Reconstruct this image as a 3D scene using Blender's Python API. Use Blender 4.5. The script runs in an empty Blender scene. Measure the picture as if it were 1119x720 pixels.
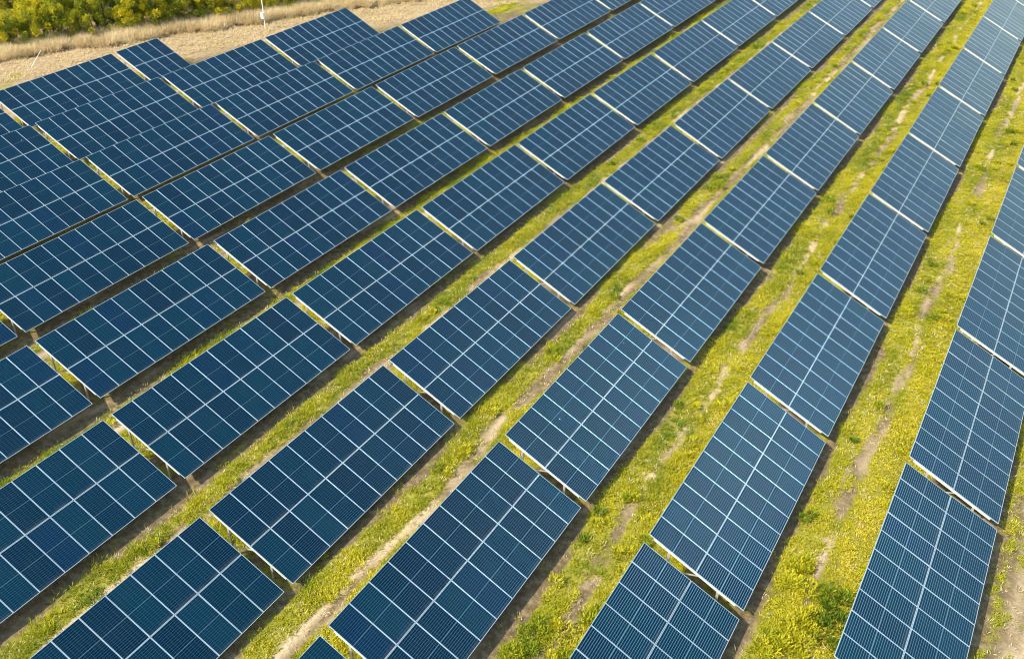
import bpy, math, random
import numpy as np
R = math.radians
rng = np.random.default_rng(7)
random.seed(7)
S = bpy.context.scene
COL = S.collection

# ------------------------------------------------------------------ layout
H = 1.38                       # height of a table's middle above the ground
F = 1005.6                     # focal length in photo pixels (1119 wide)
YAW, PIT, ROLL = 0.53038, 0.617677, 0.026918
CX, CY, CZ = 34.1833, -40.0952, 26.3190 + H
PITCH, TILT = 7.2165, 0.405448
W, L, GAP, SHEAR = 4.24, 10.56, 0.435, -1.5928
ROWOFF = {-1: (.013, -.157, .044), 0: (.099, .024, .066), 1: (-.102, .119, -.017), 2: (-.055, .120, -.188),
          3: (-.016, .040, .018), 4: (.032, -.092, .009), 5: (.029, -.054, .069)}
CT, ST = math.cos(TILT), math.sin(TILT)

# camera frame
cyw, syw, cp, sp = math.cos(YAW), math.sin(YAW), math.cos(PIT), math.sin(PIT)
FW = np.array([-syw*cp, cyw*cp, -sp]); RT = np.array([cyw, syw, 0.0]); UP = np.cross(RT, FW)
R2 = math.cos(ROLL)*RT + math.sin(ROLL)*UP
U2 = -math.sin(ROLL)*RT + math.cos(ROLL)*UP
CAM = np.array([CX, CY, CZ])

def proj(P):
    v = np.asarray(P, float) - CAM
    d = v @ FW
    d = np.where(np.abs(d) < .1, .1, d)
    return 559.5 + F*(v @ R2)/d, 360 - F*(v @ U2)/d, d

def inframe(x, y, z, m=40):
    X, Y, D = proj(np.stack([x, y, z], -1))
    return (D > 1) & (X > -m) & (X < 1119+m) & (Y > -m) & (Y < 720+m)

# ------------------------------------------------------------------ helpers
class MB:
    def __init__(s): s.v = []; s.f = []; s.m = []; s.uv = []
    def quad(s, a, b, c, d, mi=0, uv=None):
        n = len(s.v); s.v += [a, b, c, d]; s.f.append((n, n+1, n+2, n+3)); s.m.append(mi)
        s.uv += uv or [(0, 0)]*4
    def box(s, x0, x1, y0, y1, z0, z1, mi=0):
        p = [(x, y, z) for z in (z0, z1) for y in (y0, y1) for x in (x0, x1)]
        for q in ((0, 2, 3, 1), (4, 5, 7, 6), (0, 1, 5, 4), (2, 6, 7, 3), (0, 4, 6, 2), (1, 3, 7, 5)):
            s.quad(*[p[i] for i in q], mi)
    def beam(s, a, b, w, h, mi=0):
        a, b = np.array(a, float), np.array(b, float)
        d = (b-a)/np.linalg.norm(b-a)
        ref = np.array([0, 0, 1.]) if abs(d[2]) < .9 else np.array([0, 1., 0])
        e1 = np.cross(d, ref); e1 /= np.linalg.norm(e1); e2 = np.cross(e1, d)
        p = [tuple(o + sx*e1*w/2 + sy*e2*h/2) for o in (a, b) for sy in (-1, 1) for sx in (-1, 1)]
        for q in ((0, 2, 3, 1), (4, 5, 7, 6), (0, 1, 5, 4), (2, 6, 7, 3), (0, 4, 6, 2), (1, 3, 7, 5)):
            s.quad(*[p[i] for i in q], mi)
    def tube(s, pts, rad, n=8, mi=0):
        pts = [np.array(p, float) for p in pts]
        rings = []
        for i, p in enumerate(pts):
            d = pts[min(i+1, len(pts)-1)] - pts[max(i-1, 0)]; d /= np.linalg.norm(d)
            ref = np.array([1., 0, 0]) if abs(d[0]) < .9 else np.array([0, 1., 0])
            e1 = np.cross(d, ref); e1 /= np.linalg.norm(e1); e2 = np.cross(d, e1)
            rings.append([tuple(p + rad[i]*(math.cos(t)*e1 + math.sin(t)*e2)) for t in [2*math.pi*k/n for k in range(n)]])
        for a, b in zip(rings, rings[1:]):
            for k in range(n): s.quad(a[k], a[(k+1) % n], b[(k+1) % n], b[k], mi)
        for rg in (rings[0], rings[-1]):
            n0 = len(s.v); s.v += rg; s.f.append(tuple(range(n0, n0+n))); s.m.append(mi); s.uv += [(0, 0)]*n
    def mesh(s, name, mats):
        me = bpy.data.meshes.new(name); me.from_pydata(s.v, [], s.f)
        for m in mats: me.materials.append(m)
        me.polygons.foreach_set('material_index', s.m)
        uv = me.uv_layers.new(name='UVMap')
        uv.data.foreach_set('uv', np.array(s.uv, dtype=np.float32).ravel())
        me.update(); return me

def link(name, me, parent=None):
    o = bpy.data.objects.new(name, me); COL.objects.link(o)
    if parent: o.parent = parent
    return o

def tag(o, label=None, cat=None, group=None, kind=None):
    if label: o['label'] = label
    if cat: o['category'] = cat
    if group: o['group'] = group
    if kind: o['kind'] = kind
    return o

def quads_mesh(name, V, attrs, mat):
    """V: (n,4,3) array of quads; attrs: name -> (n,) face values"""
    n = len(V); me = bpy.data.meshes.new(name)
    me.vertices.add(n*4); me.vertices.foreach_set('co', V.astype(np.float32).ravel())
    me.loops.add(n*4); me.loops.foreach_set('vertex_index', np.arange(n*4, dtype=np.int32))
    me.polygons.add(n)
    me.polygons.foreach_set('loop_start', np.arange(0, n*4, 4, dtype=np.int32))
    me.polygons.foreach_set('loop_total', np.full(n, 4, dtype=np.int32))
    for k, a in attrs.items():
        at = me.attributes.new(k, 'FLOAT', 'FACE'); at.data.foreach_set('value', a.astype(np.float32))
    me.materials.append(mat); me.update(calc_edges=True); me.validate()
    return me

class NT:
    def __init__(s, name):
        s.mat = bpy.data.materials.new(name); s.mat.use_nodes = True
        s.t = s.mat.node_tree; s.t.nodes.clear()
        s.out = s.t.nodes.new('ShaderNodeOutputMaterial')
    def n(s, typ, **kw):
        nd = s.t.nodes.new(typ)
        for k, v in kw.items(): setattr(nd, k, v)
        return nd
    def set(s, sock, v):
        if isinstance(v, bpy.types.NodeSocket): s.t.links.new(v, sock)
        elif v is not None: sock.default_value = v
    def m(s, op, a, b=None, c=None, clamp=False):
        nd = s.n('ShaderNodeMath', operation=op, use_clamp=clamp)
        s.set(nd.inputs[0], a); s.set(nd.inputs[1], b); s.set(nd.inputs[2], c); return nd.outputs[0]
    def mix(s, f, a, b, typ='MIX'):
        nd = s.n('ShaderNodeMix', data_type='RGBA', blend_type=typ)
        s.set(nd.inputs[0], f); s.set(nd.inputs[6], a); s.set(nd.inputs[7], b); return nd.outputs[2]
    def noise(s, vec, scale, detail=4, rough=.55):
        nd = s.n('ShaderNodeTexNoise'); s.set(nd.inputs['Vector'], vec)
        nd.inputs['Scale'].default_value = scale; nd.inputs['Detail'].default_value = detail
        nd.inputs['Roughness'].default_value = rough; return nd.outputs['Fac']
    def ramp(s, f, stops):
        nd = s.n('ShaderNodeValToRGB'); s.set(nd.inputs[0], f); e = nd.color_ramp.elements
        while len(e) < len(stops): e.new(.5)
        for i, (p, c) in enumerate(stops): e[i].position = p; e[i].color = c if len(c) == 4 else (*c, 1)
        return nd.outputs[0]
    def smooth(s, v, a, b):
        nd = s.n('ShaderNodeMapRange', interpolation_type='SMOOTHSTEP'); s.set(nd.inputs[0], v)
        nd.inputs[1].default_value = a; nd.inputs[2].default_value = b; return nd.outputs[0]
    def attr(s, name): return s.n('ShaderNodeAttribute', attribute_name=name).outputs['Fac']
    def bsdf(s, **kw):
        nd = s.n('ShaderNodeBsdfPrincipled')
        for k, v in kw.items(): s.set(nd.inputs[k.replace('_', ' ')], v)
        return nd
    def done(s, sh):
        s.t.links.new(sh, s.out.inputs[0]); return s.mat

def rgb(r, g, b): return (r, g, b, 1)

# ------------------------------------------------------------------ materials
MW, ML, LIP, BORD = 1.046, 2.110, .010, .008     # one module, frame lip, white border inside the lip
def mat_glass():
    t = NT('solar_glass')
    uv = t.n('ShaderNodeUVMap', uv_map='UVMap').outputs[0]
    sx = t.n('ShaderNodeSeparateXYZ'); t.set(sx.inputs[0], uv)
    u, v = sx.outputs[0], sx.outputs[1]
    e = LIP + BORD
    cu = (MW - 2*e)/6
    half = (ML - 2*e - .026)/2; cv = half/12
    # distance to nearest column gap
    fu = t.m('FRACT', t.m('DIVIDE', t.m('SUBTRACT', u, e), cu))
    du = t.m('MULTIPLY', t.m('MINIMUM', fu, t.m('SUBTRACT', 1.0, fu)), cu)
    vv = t.m('ABSOLUTE', t.m('SUBTRACT', v, ML/2))
    fv = t.m('FRACT', t.m('DIVIDE', t.m('SUBTRACT', vv, .013), cv))
    dv = t.m('MULTIPLY', t.m('MINIMUM', fv, t.m('SUBTRACT', 1.0, fv)), cv)
    colgap = t.m('LESS_THAN', du, .0028)
    rowgap = t.m('LESS_THAN', dv, ROWW)
    mid = t.m('LESS_THAN', vv, .011)
    eu = t.m('MINIMUM', u, t.m('SUBTRACT', MW, u)); ev = t.m('MINIMUM', v, t.m('SUBTRACT', ML, v))
    border = t.m('LESS_THAN', t.m('MINIMUM', eu, ev), e)
    # three fine busbar ribbons per cell, running along the module
    fb = t.m('FRACT', t.m('MULTIPLY', fu, 5.0))
    bus = t.m('LESS_THAN', t.m('ABSOLUTE', t.m('SUBTRACT', fb, .5)), .03)
    rnd = t.n('ShaderNodeObjectInfo').outputs['Random']
    cell = t.ramp(rnd, [(0, (.0001, .0040, .0095)), (.35, (.0001, .0075, .0155)), (.7, (.0002, .0115, .0205)), (.86, (.0002, .0125, .024)), (1, (.0005, .0060, .024))])
    pos = t.n('ShaderNodeNewGeometry').outputs['Position']
    dust = t.noise(pos, 1.3, 3)
    cell = t.mix(t.m('MULTIPLY', t.smooth(dust, .35, .8), .03), cell, rgb(.06, .09, .10))
    low = t.m('MULTIPLY', t.smooth(v, ML-.20, ML-.01), t.smooth(dust, .3, .6))     # dirt washed down to the lower edge
    cell = t.mix(t.m('MULTIPLY', low, .07), cell, rgb(.30, .27, .22))
    vo = t.n('ShaderNodeTexVoronoi', feature='F1'); t.set(vo.inputs['Vector'], pos); vo.inputs['Scale'].default_value = 1.15
    sc = t.n('ShaderNodeSeparateColor'); t.set(sc.inputs[0], vo.outputs['Color'])
    drop = t.m('MULTIPLY', t.m('LESS_THAN', vo.outputs['Distance'], t.m('MULTIPLY', sc.outputs[1], .045)), t.m('GREATER_THAN', sc.outputs[0], .86))
    cell = t.mix(t.m('MULTIPLY', drop, .75), cell, rgb(.62, .62, .58))             # bird droppings
    c = t.mix(t.m('MULTIPLY', bus, .10), cell, rgb(.12, .34, .44))
    c = t.mix(t.m('MULTIPLY', colgap, .16), c, rgb(.10, .36, .60))
    c = t.mix(t.m('MULTIPLY', rowgap, ROWS_), c, rgb(.10, .36, .60))
    c = t.mix(t.m('MULTIPLY', mid, .20), c, rgb(.36, .54, .62))
    c = t.mix(t.m('MULTIPLY', border, .7), c, rgb(.45, .54, .62))
    rough = t.m('ADD', .09, t.m('MULTIPLY', dust, .10))
    b = t.bsdf(Base_Color=c, Roughness=rough, IOR=1.6)
    b.inputs['Specular IOR Level'].default_value = .5
    b.inputs['Specular Tint'].default_value = rgb(.03, .55, 1.0)     # blue anti-reflective coating
    # tinned ribbons bend down between half cells: small tilted metal facets that catch the sun
    cv_ = t.n('ShaderNodeCombineXYZ'); cv_.inputs[0].default_value, cv_.inputs[1].default_value, cv_.inputs[2].default_value = -.41, -.68, .605
    vt = t.n('ShaderNodeVectorTransform', vector_type='NORMAL', convert_from='OBJECT', convert_to='WORLD'); t.set(vt.inputs[0], cv_.outputs[0])
    gl = t.n('ShaderNodeBsdfAnisotropic'); gl.inputs['Color'].default_value = rgb(.014, .029, .049); gl.inputs['Roughness'].default_value = .385
    t.set(gl.inputs['Normal'], vt.outputs[0])
    mx = t.n('ShaderNodeMixShader'); t.set(mx.inputs[0], t.m('MULTIPLY', t.m('MULTIPLY', rowgap, t.m('SUBTRACT', 1.0, border)), .6))
    t.t.links.new(b.outputs[0], mx.inputs[1]); t.t.links.new(gl.outputs[0], mx.inputs[2])
    return t.done(mx.outputs[0])
ROWW, ROWS_ = .010, .05

def mat_metal(name, col, rough, metal):
    t = NT(name)
    pos = t.n('ShaderNodeNewGeometry').outputs['Position']
    n = t.noise(pos, 9, 4)
    c = t.mix(t.m('MULTIPLY', n, .35), rgb(*col), rgb(*[x*.72 for x in col]))
    b = t.bsdf(Base_Color=c, Roughness=rough, Metallic=metal)
    return t.done(b.outputs[0])

def mat_leaf(name, stops, trans=.35, objrandom=.0, rough=.55):
    t = NT(name)
    f = t.attr('tint')
    if objrandom:
        f = t.m('ADD', f, t.m('MULTIPLY', t.m('SUBTRACT', t.n('ShaderNodeObjectInfo').outputs['Random'], .5), objrandom), clamp=True)
    c = t.ramp(f, stops)
    d = t.bsdf(Base_Color=c, Roughness=rough)
    d.inputs['Specular IOR Level'].default_value = .25
    tr = t.n('ShaderNodeBsdfTranslucent'); t.set(tr.inputs[0], c)
    mx = t.n('ShaderNodeMixShader'); mx.inputs[0].default_value = trans
    t.t.links.new(d.outputs[0], mx.inputs[1]); t.t.links.new(tr.outputs[0], mx.inputs[2])
    return t.done(mx.outputs[0])

def mat_ground():
    t = NT('field_soil')
    pos = t.n('ShaderNodeNewGeometry').outputs['Position']
    veg, dry = t.attr('veg'), t.attr('dry')
    n1, n2, n3 = t.noise(pos, .55, 5), t.noise(pos, 3.2, 5, .65), t.noise(pos, 15, 4, .7)
    soil = t.ramp(n2, [(.25, (.070, .052, .028)), (.5, (.14, .105, .060)), (.72, (.27, .21, .13))])
    straw = t.ramp(t.m('ADD', t.m('MULTIPLY', n2, .6), t.m('MULTIPLY', n3, .4)),
                   [(.3, (.15, .105, .06)), (.5, (.29, .215, .13)), (.7, (.46, .36, .24))])
    green = t.ramp(t.m('ADD', t.m('MULTIPLY', n1, .5), t.m('MULTIPLY', n3, .5)),
                   [(.3, (.07, .085, .012)), (.5, (.20, .19, .028)), (.7, (.36, .31, .07))])
    tan = t.ramp(n3, [(.3, (.36, .27, .165)), (.7, (.62, .50, .35))])
    c = t.mix(t.attr('track'), soil, tan)
    c = t.mix(dry, c, straw)
    vf = t.smooth(t.m('ADD', veg, t.m('MULTIPLY', t.m('SUBTRACT', n2, .5), .9)), .20, .72)
    c = t.mix(vf, c, green)
    b = t.bsdf(Base_Color=c, Roughness=.95); b.inputs['Specular IOR Level'].default_value = .1
    bp = t.n('ShaderNodeBump'); bp.inputs['Strength'].default_value = .9; bp.inputs['Distance'].default_value = .05
    t.set(bp.inputs['Height'], t.m('ADD', n2, t.m('MULTIPLY', n3, .5))); t.t.links.new(bp.outputs[0], b.inputs['Normal'])
    return t.done(b.outputs[0])

GLASS = mat_glass()
BACK = mat_metal('backsheet', (.6, .6, .6), .6, 0)
ALU = mat_metal('anodised_frame', (.31, .42, .53), .42, 0)
GALV = mat_metal('galvanised_steel', (.58, .58, .57), .5, 0)
POSTM = mat_metal('post_steel', (.42, .41, .39), .55, .3)
WHITE = mat_metal('white_paint', (.82, .82, .80), .45, 0)
SOIL = mat_ground()
WEED = mat_leaf('weed_leaf', [(0, (.035, .085, .006)), (.3, (.15, .23, .010)), (.6, (.37, .37, .013)), (.85, (.52, .48, .018)), (1, (.60, .53, .05))], .4)
STRAW = mat_leaf('dry_grass_blade', [(0, (.36, .26, .13)), (.35, (.64, .51, .30)), (.75, (.80, .69, .46)), (1, (.88, .81, .62))], .45)
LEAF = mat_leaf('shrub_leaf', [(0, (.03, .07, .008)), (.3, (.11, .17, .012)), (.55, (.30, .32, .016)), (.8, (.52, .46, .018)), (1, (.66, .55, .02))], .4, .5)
BARK = mat_metal('bark', (.12, .09, .065), .9, 0)

# ------------------------------------------------------------------ numpy value noise
PERM = rng.random((256, 256))
def vnoise(x, y):
    xi, yi = np.floor(x).astype(int), np.floor(y).astype(int)
    fx, fy = x-xi, y-yi; fx = fx*fx*(3-2*fx); fy = fy*fy*(3-2*fy)
    g = lambda a, b: PERM[a & 255, b & 255]
    return (g(xi, yi)*(1-fx)+g(xi+1, yi)*fx)*(1-fy) + (g(xi, yi+1)*(1-fx)+g(xi+1, yi+1)*fx)*fy
def fbm(x, y, o=4):
    s = 0; a = 1; t = 0
    for i in range(o): s = s + a*vnoise(x*2**i+17.3*i, y*2**i+5.1*i); t += a; a *= .55
    return s/t
def sst(a, b, x):
    t = np.clip((x-a)/(b-a), 0, 1); return t*t*(3-2*t)

# the tree line: a point on it, its direction, and the side facing the panels
TP = np.array([-47.4, 6.8]); TE = np.array([.46, .888]); TN = np.array([.888, -.46])
def treecoord(x, y):
    dx, dy = x-TP[0], y-TP[1]
    return dx*TE[0]+dy*TE[1], dx*TN[0]+dy*TN[1]

HW = W/2*CT
def cover(x, y):
    """how much green, dry straw and pale bare track covers the soil at each point"""
    r = np.floor((x - HW)/PITCH)               # strip to the right of row r
    u = x - HW - r*PITCH                       # 0 at the low edge of row r, 3.3 at the high edge of row r+1
    lane = PITCH - 2*HW
    wob = (fbm(r*3.7 + x*.05, y*.16) - .5)*.9
    w = u + wob
    n = fbm(x*1.15, y*.24) - .5
    nf = fbm(x*2.9+40, y*1.0) - .5
    left = .95*np.exp(-((w-.85)/.55)**2)
    lush = 1.05*sst(1.75, 2.25, w)*(1-.75*sst(lane+.5, lane+1.3, u))
    veg = left + lush
    rich = np.where(r == 4, .36, np.where(r == 3, .34, np.where(r <= 0, .02, .14)))
    veg = veg + rich*sst(.25, .7, w)*(1-.7*sst(lane+.5, lane+1.3, u)) + n*1.6 + nf*1.0
    veg = veg*sst(-.15, .3, w)
    track = .85*np.exp(-((w-1.58)/.50)**2)*sst(-.16, .10, n) + .45*sst(.14, .28, -n)*sst(.4, .9, w)
    veg = veg - np.where(r == 4, .38, .5)*np.exp(-((w-1.58)/.20)**2)*sst(-.10, .14, n - nf*.9)
    # right of the last row: pale dirt with some green along the panels
    out = r >= 5
    veg = np.where(out, .75*np.exp(-((u-.5)/.4)**2) + n*2.2 + nf*1.6 + .02, veg)
    track = np.where(out, sst(.8, 1.5, u)*(.45 + 1.2*nf), track)
    # the dry verge between the panels and the trees
    t, d = treecoord(x, y)
    edge = d + (fbm(x*.35, y*.35)-.5)*2.5
    ver = 1-sst(11.3, 13.2, edge)
    ver = np.maximum(ver, (1-sst(HW*-1-.3-4*PITCH, HW*-1+.6-4*PITCH, x)))
    n2 = fbm(x*.5+9, y*.5) - .5
    veg = veg*(1-ver) + ver*(sst(8.2, 10.5, edge)*.22 + n2*1.9 - .10)
    dry = ver*(1-.45*sst(.0, .25, n2)*sst(6, 7, edge))
    track = track*(1-ver) + ver*sst(6.2, 7.2, edge)*(1-sst(9.5, 11, edge))*.7
    return np.clip(veg, 0, 1), np.clip(dry, 0, 1), np.clip(track, 0, 1), u, r, d

# ------------------------------------------------------------------ ground: one sheet
def build_ground():
    xs = np.concatenate([[-900, -300, -130], np.arange(-78, 58.01, .28), [110, 300, 900]])
    ys = np.concatenate([[-900, -300, -100], np.arange(-46, 112.01, .28), [170, 400, 1000]])
    X, Y = np.meshgrid(xs, ys)
    veg, dry, track, u, r, d = cover(X, Y)
    Z = (fbm(X*.8, Y*.8)-.5)*.07 + (fbm(X*3, Y*3)-.5)*.05 - .02
    ny, nx = X.shape
    V = np.stack([X, Y, Z], -1).reshape(-1, 3)
    i = (np.arange(ny-1)[:, None]*nx + np.arange(nx-1)).ravel()
    Q = np.stack([i, i+1, i+nx+1, i+nx], -1).astype(np.int32)
    me = bpy.data.meshes.new('ground')
    me.vertices.add(len(V)); me.vertices.foreach_set('co', V.astype(np.float32).ravel())
    me.loops.add(Q.size); me.loops.foreach_set('vertex_index', Q.ravel())
    me.polygons.add(len(Q)); me.polygons.foreach_set('loop_start', np.arange(0, Q.size, 4, dtype=np.int32))
    me.polygons.foreach_set('loop_total', np.full(len(Q), 4, dtype=np.int32))
    for k, a in (('veg', veg), ('dry', dry), ('track', track)):
        at = me.attributes.new(k, 'FLOAT', 'POINT'); at.data.foreach_set('value', a.ravel().astype(np.float32))
    me.materials.append(SOIL); me.update(calc_edges=True)
    me.polygons.foreach_set('use_smooth', np.ones(len(Q), bool))
    tag(link('ground', me), kind='structure')
build_ground()

# ------------------------------------------------------------------ ground cover
def leaves(cx, cy, cz, n, rad, ln, wd, tilt0, tilt1, tint, jit=.18):
    """n leaf quads around each centre; returns quads (m,4,3) and tints"""
    k = len(cx); m = k*n
    X = np.repeat(cx, n); Y = np.repeat(cy, n); Z = np.repeat(cz, n); rd = np.repeat(rad, n)
    a = rng.random(m)*2*np.pi; q = np.sqrt(rng.random(m))*rd
    bx, by = X+np.cos(a)*q, Y+np.sin(a)*q
    b = a + rng.normal(0, .8, m)
    el = rng.uniform(tilt0, tilt1, m); l = np.repeat(ln, n)*rng.uniform(.6, 1.35, m); w = wd*rng.uniform(.7, 1.3, m)
    dirv = np.stack([np.cos(b)*np.cos(el), np.sin(b)*np.cos(el), np.sin(el)], -1)
    sd = np.stack([-np.sin(b), np.cos(b), rng.normal(0, .3, m)], -1)
    bz = Z + rng.random(m)*np.repeat(rad, n)*.55
    base = np.stack([bx, by, bz], -1)
    tip = base + dirv*l[:, None]; midp = base + dirv*(l*.55)[:, None]
    V = np.stack([base, midp - sd*w[:, None]/2, tip, midp + sd*w[:, None]/2], 1)
    return V, np.clip(np.repeat(tint, n) + rng.normal(0, jit, m), 0, 1)

def scatter(density, box):
    x0, x1, y0, y1 = box; n = int(density*(x1-x0)*(y1-y0))
    x = rng.uniform(x0, x1, n); y = rng.uniform(y0, y1, n)
    k = inframe(x, y, np.zeros(n)); return x[k], y[k]

def build_weeds():
    x, y = scatter(62, (-33, 46, -36, 100))
    veg, dry, track, u, r, d = cover(x, y)
    lane = PITCH-2*HW
    vis = (u < lane + 1.3) | (r >= 5)
    k = vis & (rng.random(len(x)) < sst(.15, .85, veg)*.97 + .03)
    x, y, veg, u, r = x[k], y[k], veg[k], u[k], r[k]
    big = fbm(x*.8+3, y*.8)
    tall = sst(.5, .72, big)
    rad = rng.uniform(.05, .10, len(x))*(1+.9*tall)*np.where(r == 4, .8, 1)*np.where(rng.random(len(x)) < .05, 2.0, 1)
    hue = .30 + .62*fbm(x*.33+11, y*.33+2) + .75*(fbm(x*1.5, y*.55+30)-.5) + .18*sst(1.6, 2.6, u) - .05*(r <= 1) + .03*(r == 4)
    V, T = leaves(x, y, np.zeros(len(x))-.02, 18, rad, rad*1.0, .024, .2, 1.25, hue, .07)
    V[..., 2] *= 1.0
    # taller leafy mounds here and there
    x, y = scatter(.45, (-20, 46, -36, 100))
    veg, dry, track, u, r, d = cover(x, y)
    k = (((u < lane - .3) & (u > .5)) | ((r >= 5) & (u < 1.5) & (u > .3))) & (veg > .45) & (fbm(x*.25+50, y*.25) > .47)
    x, y = x[k], y[k]; rad = rng.uniform(.16, .34, len(x))
    hm = np.where(rng.random(len(x)) < .35, rng.uniform(.22, .42, len(x)), rng.uniform(.6, .85, len(x)))
    # a lush stand of taller yellow weeds near the right-hand rows, with darker bushy ones beside it
    for bx, by, br, nb, h0, h1 in ((32.6, -16.6, .75, 16, .62, .85), (32.1, -14.4, .7, 14, .6, .8), (33.7, -16.2, .6, 10, .15, .3), (33.4, -14.8, .5, 8, .2, .4),
                                   (32.2, -17.9, .6, 9, .5, .8), (15.7, -23.1, .6, 10, .35, .6), (22.1, -16.9, .5, 9, .2, .4), (26.4, -21.4, .9, 14, .35, .7), (24.6, -22.3, .7, 10, .3, .6)):
        aa = rng.random(nb)*2*np.pi; qq = br*np.sqrt(rng.random(nb))
        x = np.append(x, bx+np.cos(aa)*qq); y = np.append(y, by+np.sin(aa)*qq*1.3)
        rad = np.append(rad, rng.uniform(.2, .36, nb)); hm = np.append(hm, rng.uniform(h0, h1, nb))
    V2, T2 = leaves(x, y, np.zeros(len(x)), 110, rad, np.full(len(x), .12), .045, .0, 1.2, hm, .12)
    V2[..., 2] *= 1.5
    V = np.concatenate([V, V2]); T = np.concatenate([T, T2])
    tag(link('weeds', quads_mesh('weeds', V, {'tint': T}, WEED)), 'yellow-green weeds and grass growing in the lanes between the panel rows', 'weeds', kind='stuff')
    # thin straw in the lanes
    x, y = scatter(4, (-33, 46, -36, 100))
    veg, dry, track, u, r, d = cover(x, y)
    k = ((u < lane+.6) | (r >= 5)) & (u > .35) & (dry < .3)
    x, y = x[k], y[k]
    V, T = leaves(x, y, np.zeros(len(x)), 7, np.full(len(x), .11), np.full(len(x), .17), .018, .0, 1.2, np.full(len(x), .55))
    tag(link('straw', quads_mesh('straw', V, {'tint': T}, STRAW)), 'pale dry straw lying among the weeds of the lanes', 'straw', kind='stuff')

def build_dry_grass():
    n = 130000
    t = rng.uniform(-14, 62, n); d = rng.uniform(-1.5, 11.5, n)
    x = TP[0]+t*TE[0]+d*TN[0]; y = TP[1]+t*TE[1]+d*TN[1]
    ed = d + (fbm(x*.35, y*.35)-.5)*2.5
    tall = (1-sst(5.6, 6.4, ed))*sst(1.5, 3.6, ed)
    den = .3 + .7*tall
    clump = fbm(x*1.1, y*1.1)
    k = inframe(x, y, np.zeros(n), 60) & (rng.random(n) < den*sst(.25, .55, clump))
    x, y, tall, clump = x[k], y[k], tall[k], clump[k]
    h = (.16 + .62*tall)*(.65+.7*clump)
    V, T = leaves(x, y, np.zeros(len(x)), 7, .05+.10*tall, h, .024, .55, 1.5, .42 + .5*(fbm(x*.5, y*.5)-.3))
    tag(link('dry_grass', quads_mesh('dry_grass', V, {'tint': T}, STRAW)), 'tall straw-coloured dry grass on the verge between trees and panels', 'dry grass', kind='stuff')
build_weeds(); build_dry_grass()

# ------------------------------------------------------------------ solar tables
# table frame: local x across (left = high edge), y along the row, origin on the ground under the near end
def onslope(s, dz=0.0, y=0.0):
    """point at signed distance s from the middle across the slope, dz off the panel plane"""
    return (s*CT + dz*ST, y, H - s*ST + dz*CT)

def slope_box(mb, s0, s1, y0, y1, z0, z1, mi=0):
    p = [onslope(s, z, y) for z in (z0, z1) for y in (y0, y1) for s in (s0, s1)]
    for q in ((0, 2, 3, 1), (4, 5, 7, 6), (0, 1, 5, 4), (2, 6, 7, 3), (0, 4, 6, 2), (1, 3, 7, 5)):
        mb.quad(*[p[i] for i in q], mi)

NC = 10; STEP = L/NC
# a module, in its own coordinates: x along its long side (down the slope), y across, z normal
def module_mesh():
    m = MB(); e = LIP
    a, b = ML/2, MW/2
    m.quad((-a+e, -b+e, .0), (a-e, -b+e, .0), (a-e, b-e, .0), (-a+e, b-e, .0), 0,
           [(e, e), (e, ML-e), (MW-e, ML-e), (MW-e, e)])
    m.quad((-a+e, -b+e, -.006), (-a+e, b-e, -.006), (a-e, b-e, -.006), (a-e, -b+e, -.006), 1)
    return m.mesh('solar_panel', [GLASS, BACK])
def frame_mesh():
    m = MB(); a, b, e = ML/2, MW/2, LIP
    m.box(-a, a, -b, -b+e, -.035, .004); m.box(-a, a, b-e, b, -.035, .004)
    m.box(-a, -a+e, -b+e, b-e, -.035, .0035); m.box(a-e, a, -b+e, b-e, -.035, .0035)
    return m.mesh('panel_frame', [ALU])
MOD, FRM = module_mesh(), frame_mesh()

MESHES = {}
def table_meshes(nc):
    if nc in MESHES: return MESHES[nc]
    ln = nc*STEP; P = []
    for s in (-1.62, -.52, .52, 1.62):
        mb = MB(); slope_box(mb, s-.03, s+.03, .30, ln-.12, -.095, -.036); P.append(('purlin', mb.mesh('purlin', [GALV])))
    ra = [.012] + [ln*(k+1)/(3 if nc > 5 else 2) - .08*(k == 2 or (nc <= 5 and k == 1)) for k in range(3 if nc > 5 else 2)]
    for y in ra:
        mb = MB(); slope_box(mb, -1.86, 1.80, y, y+.055, -.135, -.037)
        P.append(('rafter', mb.mesh('rafter', [GALV])))
        for s in (-1.15, 1.05):
            x, _, z = onslope(s, -.135, 0)
            mb = MB(); mb.box(x-.05, x+.05, y+.004, y+.05, -.35, z-.012)
            P.append(('post', mb.mesh('post', [POSTM])))
        x0, _, z0 = onslope(-1.15, -.135, 0); x1, _, z1 = onslope(.15, -.14, 0)
        mb = MB(); mb.beam((x0+.06, y+.027, .75), (x1, y+.027, z1-.01), .03, .045)
        P.append(('brace', mb.mesh('brace', [POSTM])))
    MESHES[nc] = P; return P

def build_table(loc, nc=NC):
    root = bpy.data.objects.new('solar_table', None); COL.objects.link(root)
    root.location = loc; root.empty_display_size = .5
    root.rotation_euler = (rng.normal(0, .0012), rng.normal(0, .006), rng.normal(0, .0012))
    for name, me in table_meshes(nc): link(name, me, root)
    ms = (W - 2*ML)/2
    for k in range(nc):
        for s in (-1, 1):
            o = link('solar_panel', MOD, root)
            o.location = onslope(s*(ML/2 + ms), 0, (k+.5)*STEP)
            # tiny mounting error so that neighbouring modules reflect slightly different sky
            o.rotation_euler = (rng.normal(0, .005), TILT + rng.normal(0, .005), 0)
            link('panel_frame', FRM, o)
    return root

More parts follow.
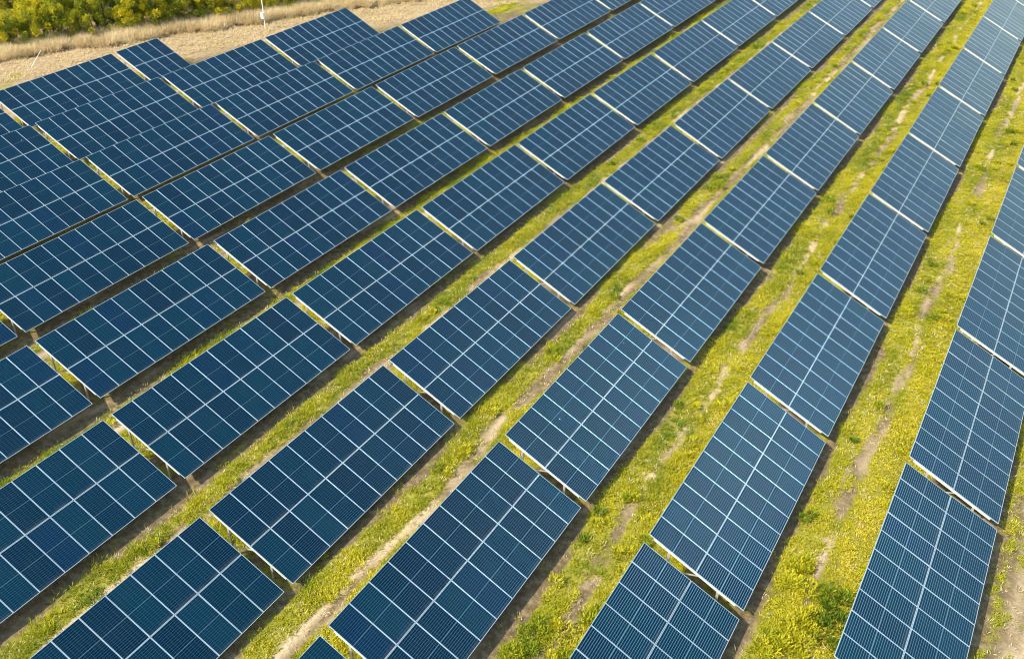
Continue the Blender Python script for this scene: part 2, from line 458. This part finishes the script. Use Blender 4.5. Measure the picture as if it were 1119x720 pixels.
ORD = ['nearest', 'second', 'third', 'fourth', 'fifth', 'sixth', 'seventh', 'eighth', 'ninth', 'tenth', 'eleventh', 'twelfth']
ROWN = {5: 'the rightmost row', -4: 'the leftmost row'}
for i, r in enumerate(range(4, -4, -1)): ROWN[r] = 'the %s row from the right' % ORD[i+1]

def clip_area(poly, m):
    """area of polygon inside the photo grown by m pixels"""
    def cut(P, f):
        o = []
        for i in range(len(P)):
            a, b = P[i-1], P[i]; fa, fb = f(a), f(b)
            if (fa >= 0) != (fb >= 0):
                t = fa/(fa-fb); o.append((a[0]+t*(b[0]-a[0]), a[1]+t*(b[1]-a[1])))
            if fb >= 0: o.append(b)
        return o
    for f in (lambda p: p[0]+m, lambda p: 1119+m-p[0], lambda p: p[1]+m, lambda p: 720+m-p[1]):
        if not poly: return 0
        poly = cut(poly, f)
    return abs(sum(poly[i-1][0]*poly[i][1]-poly[i][0]*poly[i-1][1] for i in range(len(poly))))/2 if poly else 0

LAST = {-4: 0, -3: 1, -2: 2}
for r in range(-4, 6):
    dx, dy, dz = ROWOFF.get(r, (0, 0, .03))
    vis, near, far = [], [], []
    for c in range(-6, 13):
        if c > LAST.get(r, 99): continue
        nc = 4 if (r, c) == (-4, 0) else NC
        loc = (r*PITCH+dx, c*(L+GAP)+SHEAR*r+dy, dz)
        cor = [np.array(onslope(s, 0, y))+np.array(loc) for s, y in ((-W/2, 0), (W/2, 0), (W/2, nc*STEP), (-W/2, nc*STEP))]
        px, py, d = proj(np.array(cor))
        if d.min() < 6: continue
        pl = list(zip(px, py))
        if clip_area(pl, 0) > 25: vis.append((loc, nc, clip_area(pl, 0)))
        elif clip_area(pl, 70) > 25: (far if vis else near).append((loc, nc, 0))
    for i, (loc, nc, a) in enumerate(vis):
        t = build_table(loc, nc)
        if nc == 4: lab = 'short blue solar table four panels long, at the far end of the leftmost row'
        elif i == len(vis)-1: lab = 'blue solar table, farthest one visible in %s' % ROWN[r]
        else:
            lab = 'blue solar table, %s%s in %s' % (ORD[i], '' if i == 0 else ' from the near end', ROWN[r])
        tag(t, lab, 'solar table', 'tilted solar tables standing in rows')
    for i, (loc, nc, a) in enumerate(near + far):
        tag(build_table(loc, nc), 'solar table outside the picture, past %s of %s' % ('the near end' if i < len(near) else 'the far end', ROWN[r]), 'solar table', 'tilted solar tables standing in rows')

# ------------------------------------------------------------------ shrubs along the verge
def crown_mesh(seed, h, w):
    g = np.random.default_rng(seed)
    nl = 34
    # branch clumps spread through an uneven, leaning volume
    a = g.random(nl)*2*np.pi; q = np.sqrt(g.random(nl))*w*.5; z = h*(.10+.86*g.random(nl)**.85)
    q *= np.clip(1.35 - .8*(z/h)**1.8, .15, 1.2)
    C = np.stack([np.cos(a)*q, np.sin(a)*q, z], -1)
    cr = g.uniform(.20, .42, nl)*w/2.4
    ct = g.normal(.58, .17, nl)
    n = 150; m = nl*n
    dv = g.normal(size=(m, 3)); dv /= np.linalg.norm(dv, axis=1)[:, None]
    rr = np.repeat(cr, n)*(.35+.65*g.random(m)**.5)
    P = np.repeat(C, n, 0) + dv*rr[:, None]*np.array([1, 1, 1.15])
    P[:, 2] = np.maximum(P[:, 2], .08)
    l = g.uniform(.08, .15, m)
    ax = g.normal(size=(m, 3)) + dv*.9; ax /= np.linalg.norm(ax, axis=1)[:, None]
    sd = np.cross(ax, g.normal(size=(m, 3))); sd /= np.linalg.norm(sd, axis=1)[:, None]
    V = np.stack([P-ax*l[:, None]*.5, P-sd*l[:, None]*.36, P+ax*l[:, None]*.5, P+sd*l[:, None]*.36], 1)
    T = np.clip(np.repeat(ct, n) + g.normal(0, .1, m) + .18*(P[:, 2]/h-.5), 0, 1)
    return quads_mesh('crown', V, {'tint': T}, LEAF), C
def trunk_mesh(C, h, seed):
    g = random.Random(seed); m = MB()
    m.tube([(0, 0, -.1), (.03, .02, h*.25), (.0, .05, h*.55), (.05, 0, h*.8)], [.07, .055, .035, .012], 7)
    for k in range(7):
        c = C[g.randrange(len(C))]; z0 = min(h*.5, max(.2, c[2]*.45))
        m.tube([(.02, .02, z0), tuple(c*np.array([.5, .5, 0]) + np.array([0, 0, (z0+c[2])/2])), tuple(c)], [.03, .02, .008], 5)
    return m.mesh('trunk', [BARK])
PROTO = []
for k in range(7):
    h = 2.9 + .25*(k % 3); me, C = crown_mesh(100+k, h, 2.7+.2*(k % 2)); PROTO.append((me, trunk_mesh(C, h, k)))
SORD = ['leftmost'] + [s + ' from the left' for s in ['second', 'third', 'fourth', 'fifth', 'sixth', 'seventh', 'eighth', 'ninth', 'tenth', 'eleventh', 'twelfth', 'thirteenth', 'fourteenth', 'fifteenth', 'sixteenth', 'seventeenth', 'eighteenth', 'nineteenth', 'twentieth', 'twenty-first', 'twenty-second', 'twenty-third', 'twenty-fourth', 'twenty-fifth', 'twenty-sixth']]
for rank, (d0, t0, t1, step, sc) in enumerate([(2.9, -9, 43, 1.7, .95), (.8, -10, 40, 2.1, 1.1), (-3.2, -12, 36, 2.3, 1.2), (-6.2, -12, 30, 2.5, 1.25)]):
    kk = 0; t = t0
    while t < t1:
        d = d0 + random.uniform(-.6, .6); s = sc*random.uniform(.82, 1.16)
        tt = t + random.uniform(-.5, .5); t += step
        x, y = TP + tt*TE + d*TN
        px, py, _ = proj(np.array([[x, y, .2], [x, y, 3.0*s]]))
        if px.max() < -14 or py.max() < -2: continue
        cm, tm = PROTO[random.randrange(7)]
        rt = bpy.data.objects.new('shrub', None); COL.objects.link(rt)
        rt.location = (x, y, 0); rt.rotation_euler = (0, 0, random.uniform(0, 6.28)); rt.scale = (s, s, s*random.uniform(.9, 1.12))
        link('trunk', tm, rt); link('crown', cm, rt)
        tag(rt, 'leafy green shrub, %s in the %s rank of the thicket' % (SORD[kk], ['front', 'second', 'third', 'rearmost'][rank]), 'shrub', 'shrubs of the thicket behind the dry verge')
        kk += 1

# ------------------------------------------------------------------ pole and stake on the verge
pole = bpy.data.objects.new('camera_pole', None); COL.objects.link(pole)
pole.location = (-30.5, 22.7, 0)
tag(pole, 'thin white pole with a small white box, standing on the verge behind the panels', 'pole')
m = MB(); m.tube([(0, 0, -.3), (0, 0, 2.6), (0, 0, 5.2)], [.05, .045, .035], 10); link('shaft', m.mesh('shaft', [WHITE]), pole)
m = MB(); m.box(-.17, .17, -.245, -.052, .98, 1.48); m.box(-.19, .19, -.27, -.05, 1.482, 1.51); link('equipment_box', m.mesh('equipment_box', [WHITE]), pole)
m = MB(); m.box(-.09, .09, -.09, .09, 5.15, 5.32); m.tube([(0, -.09, 5.24), (.0, -.3, 5.22)], [.05, .055], 8); link('camera_head', m.mesh('camera_head', [WHITE]), pole)

m = MB(); a = np.array([-39.2, 3.9, -.15]); b = np.array([-38.1, 4.62, 1.45])
m.tube([a, (a+b)/2 + np.array([.01, 0, .01]), b], [.026, .024, .02], 8)
for f in (.35, .65, .9):
    c = a+(b-a)*f; dd = (b-a)/np.linalg.norm(b-a); m.tube([c-dd*.015, c+dd*.015], [.034, .034], 8)
tag(link('stake', m.mesh('stake', [WHITE])), 'thin white stake leaning over in the dry grass at the left', 'stake')

# ------------------------------------------------------------------ light, sky, camera
SUN = np.array([-.40, -.57, .70]); SUN /= np.linalg.norm(SUN)
EL = math.asin(SUN[2]); AZ = math.atan2(SUN[0], SUN[1])
w = bpy.data.worlds.new('World'); S.world = w; w.use_nodes = True
nt = w.node_tree; bg = nt.nodes['Background']
sky = nt.nodes.new('ShaderNodeTexSky'); sky.sky_type = 'NISHITA'; sky.sun_disc = False
sky.sun_elevation = EL; sky.sun_rotation = AZ; sky.air_density = 1.9; sky.dust_density = 1.6; sky.ozone_density = 1.2
nt.links.new(sky.outputs[0], bg.inputs[0]); bg.inputs[1].default_value = .15
sl = bpy.data.lights.new('sun', 'SUN'); sl.energy = 4.3; sl.angle = R(1.5); sl.color = (1, .89, .66)
so = bpy.data.objects.new('sun', sl); COL.objects.link(so)
from mathutils import Vector, Matrix
so.rotation_euler = Vector(-SUN).to_track_quat('-Z', 'Y').to_euler()

cd = bpy.data.cameras.new('camera'); co = bpy.data.objects.new('camera', cd); COL.objects.link(co)
cd.sensor_fit = 'HORIZONTAL'; cd.sensor_width = 36; cd.lens = F/1119*36; cd.clip_end = 3000; cd.clip_start = .5
M = Matrix(((R2[0], U2[0], -FW[0], CX), (R2[1], U2[1], -FW[1], CY), (R2[2], U2[2], -FW[2], CZ), (0, 0, 0, 1)))
co.matrix_world = M
S.camera = co
S.view_settings.view_transform = 'Standard'; S.view_settings.look = 'None'
S.view_settings.exposure = 0.88; S.view_settings.gamma = 1; S.view_settings.use_curve_mapping = False
S.cycles.pixel_filter_type = 'BLACKMAN_HARRIS'; S.cycles.filter_width = 1.0
S.cycles.max_bounces = 6; S.cycles.transparent_max_bounces = 4
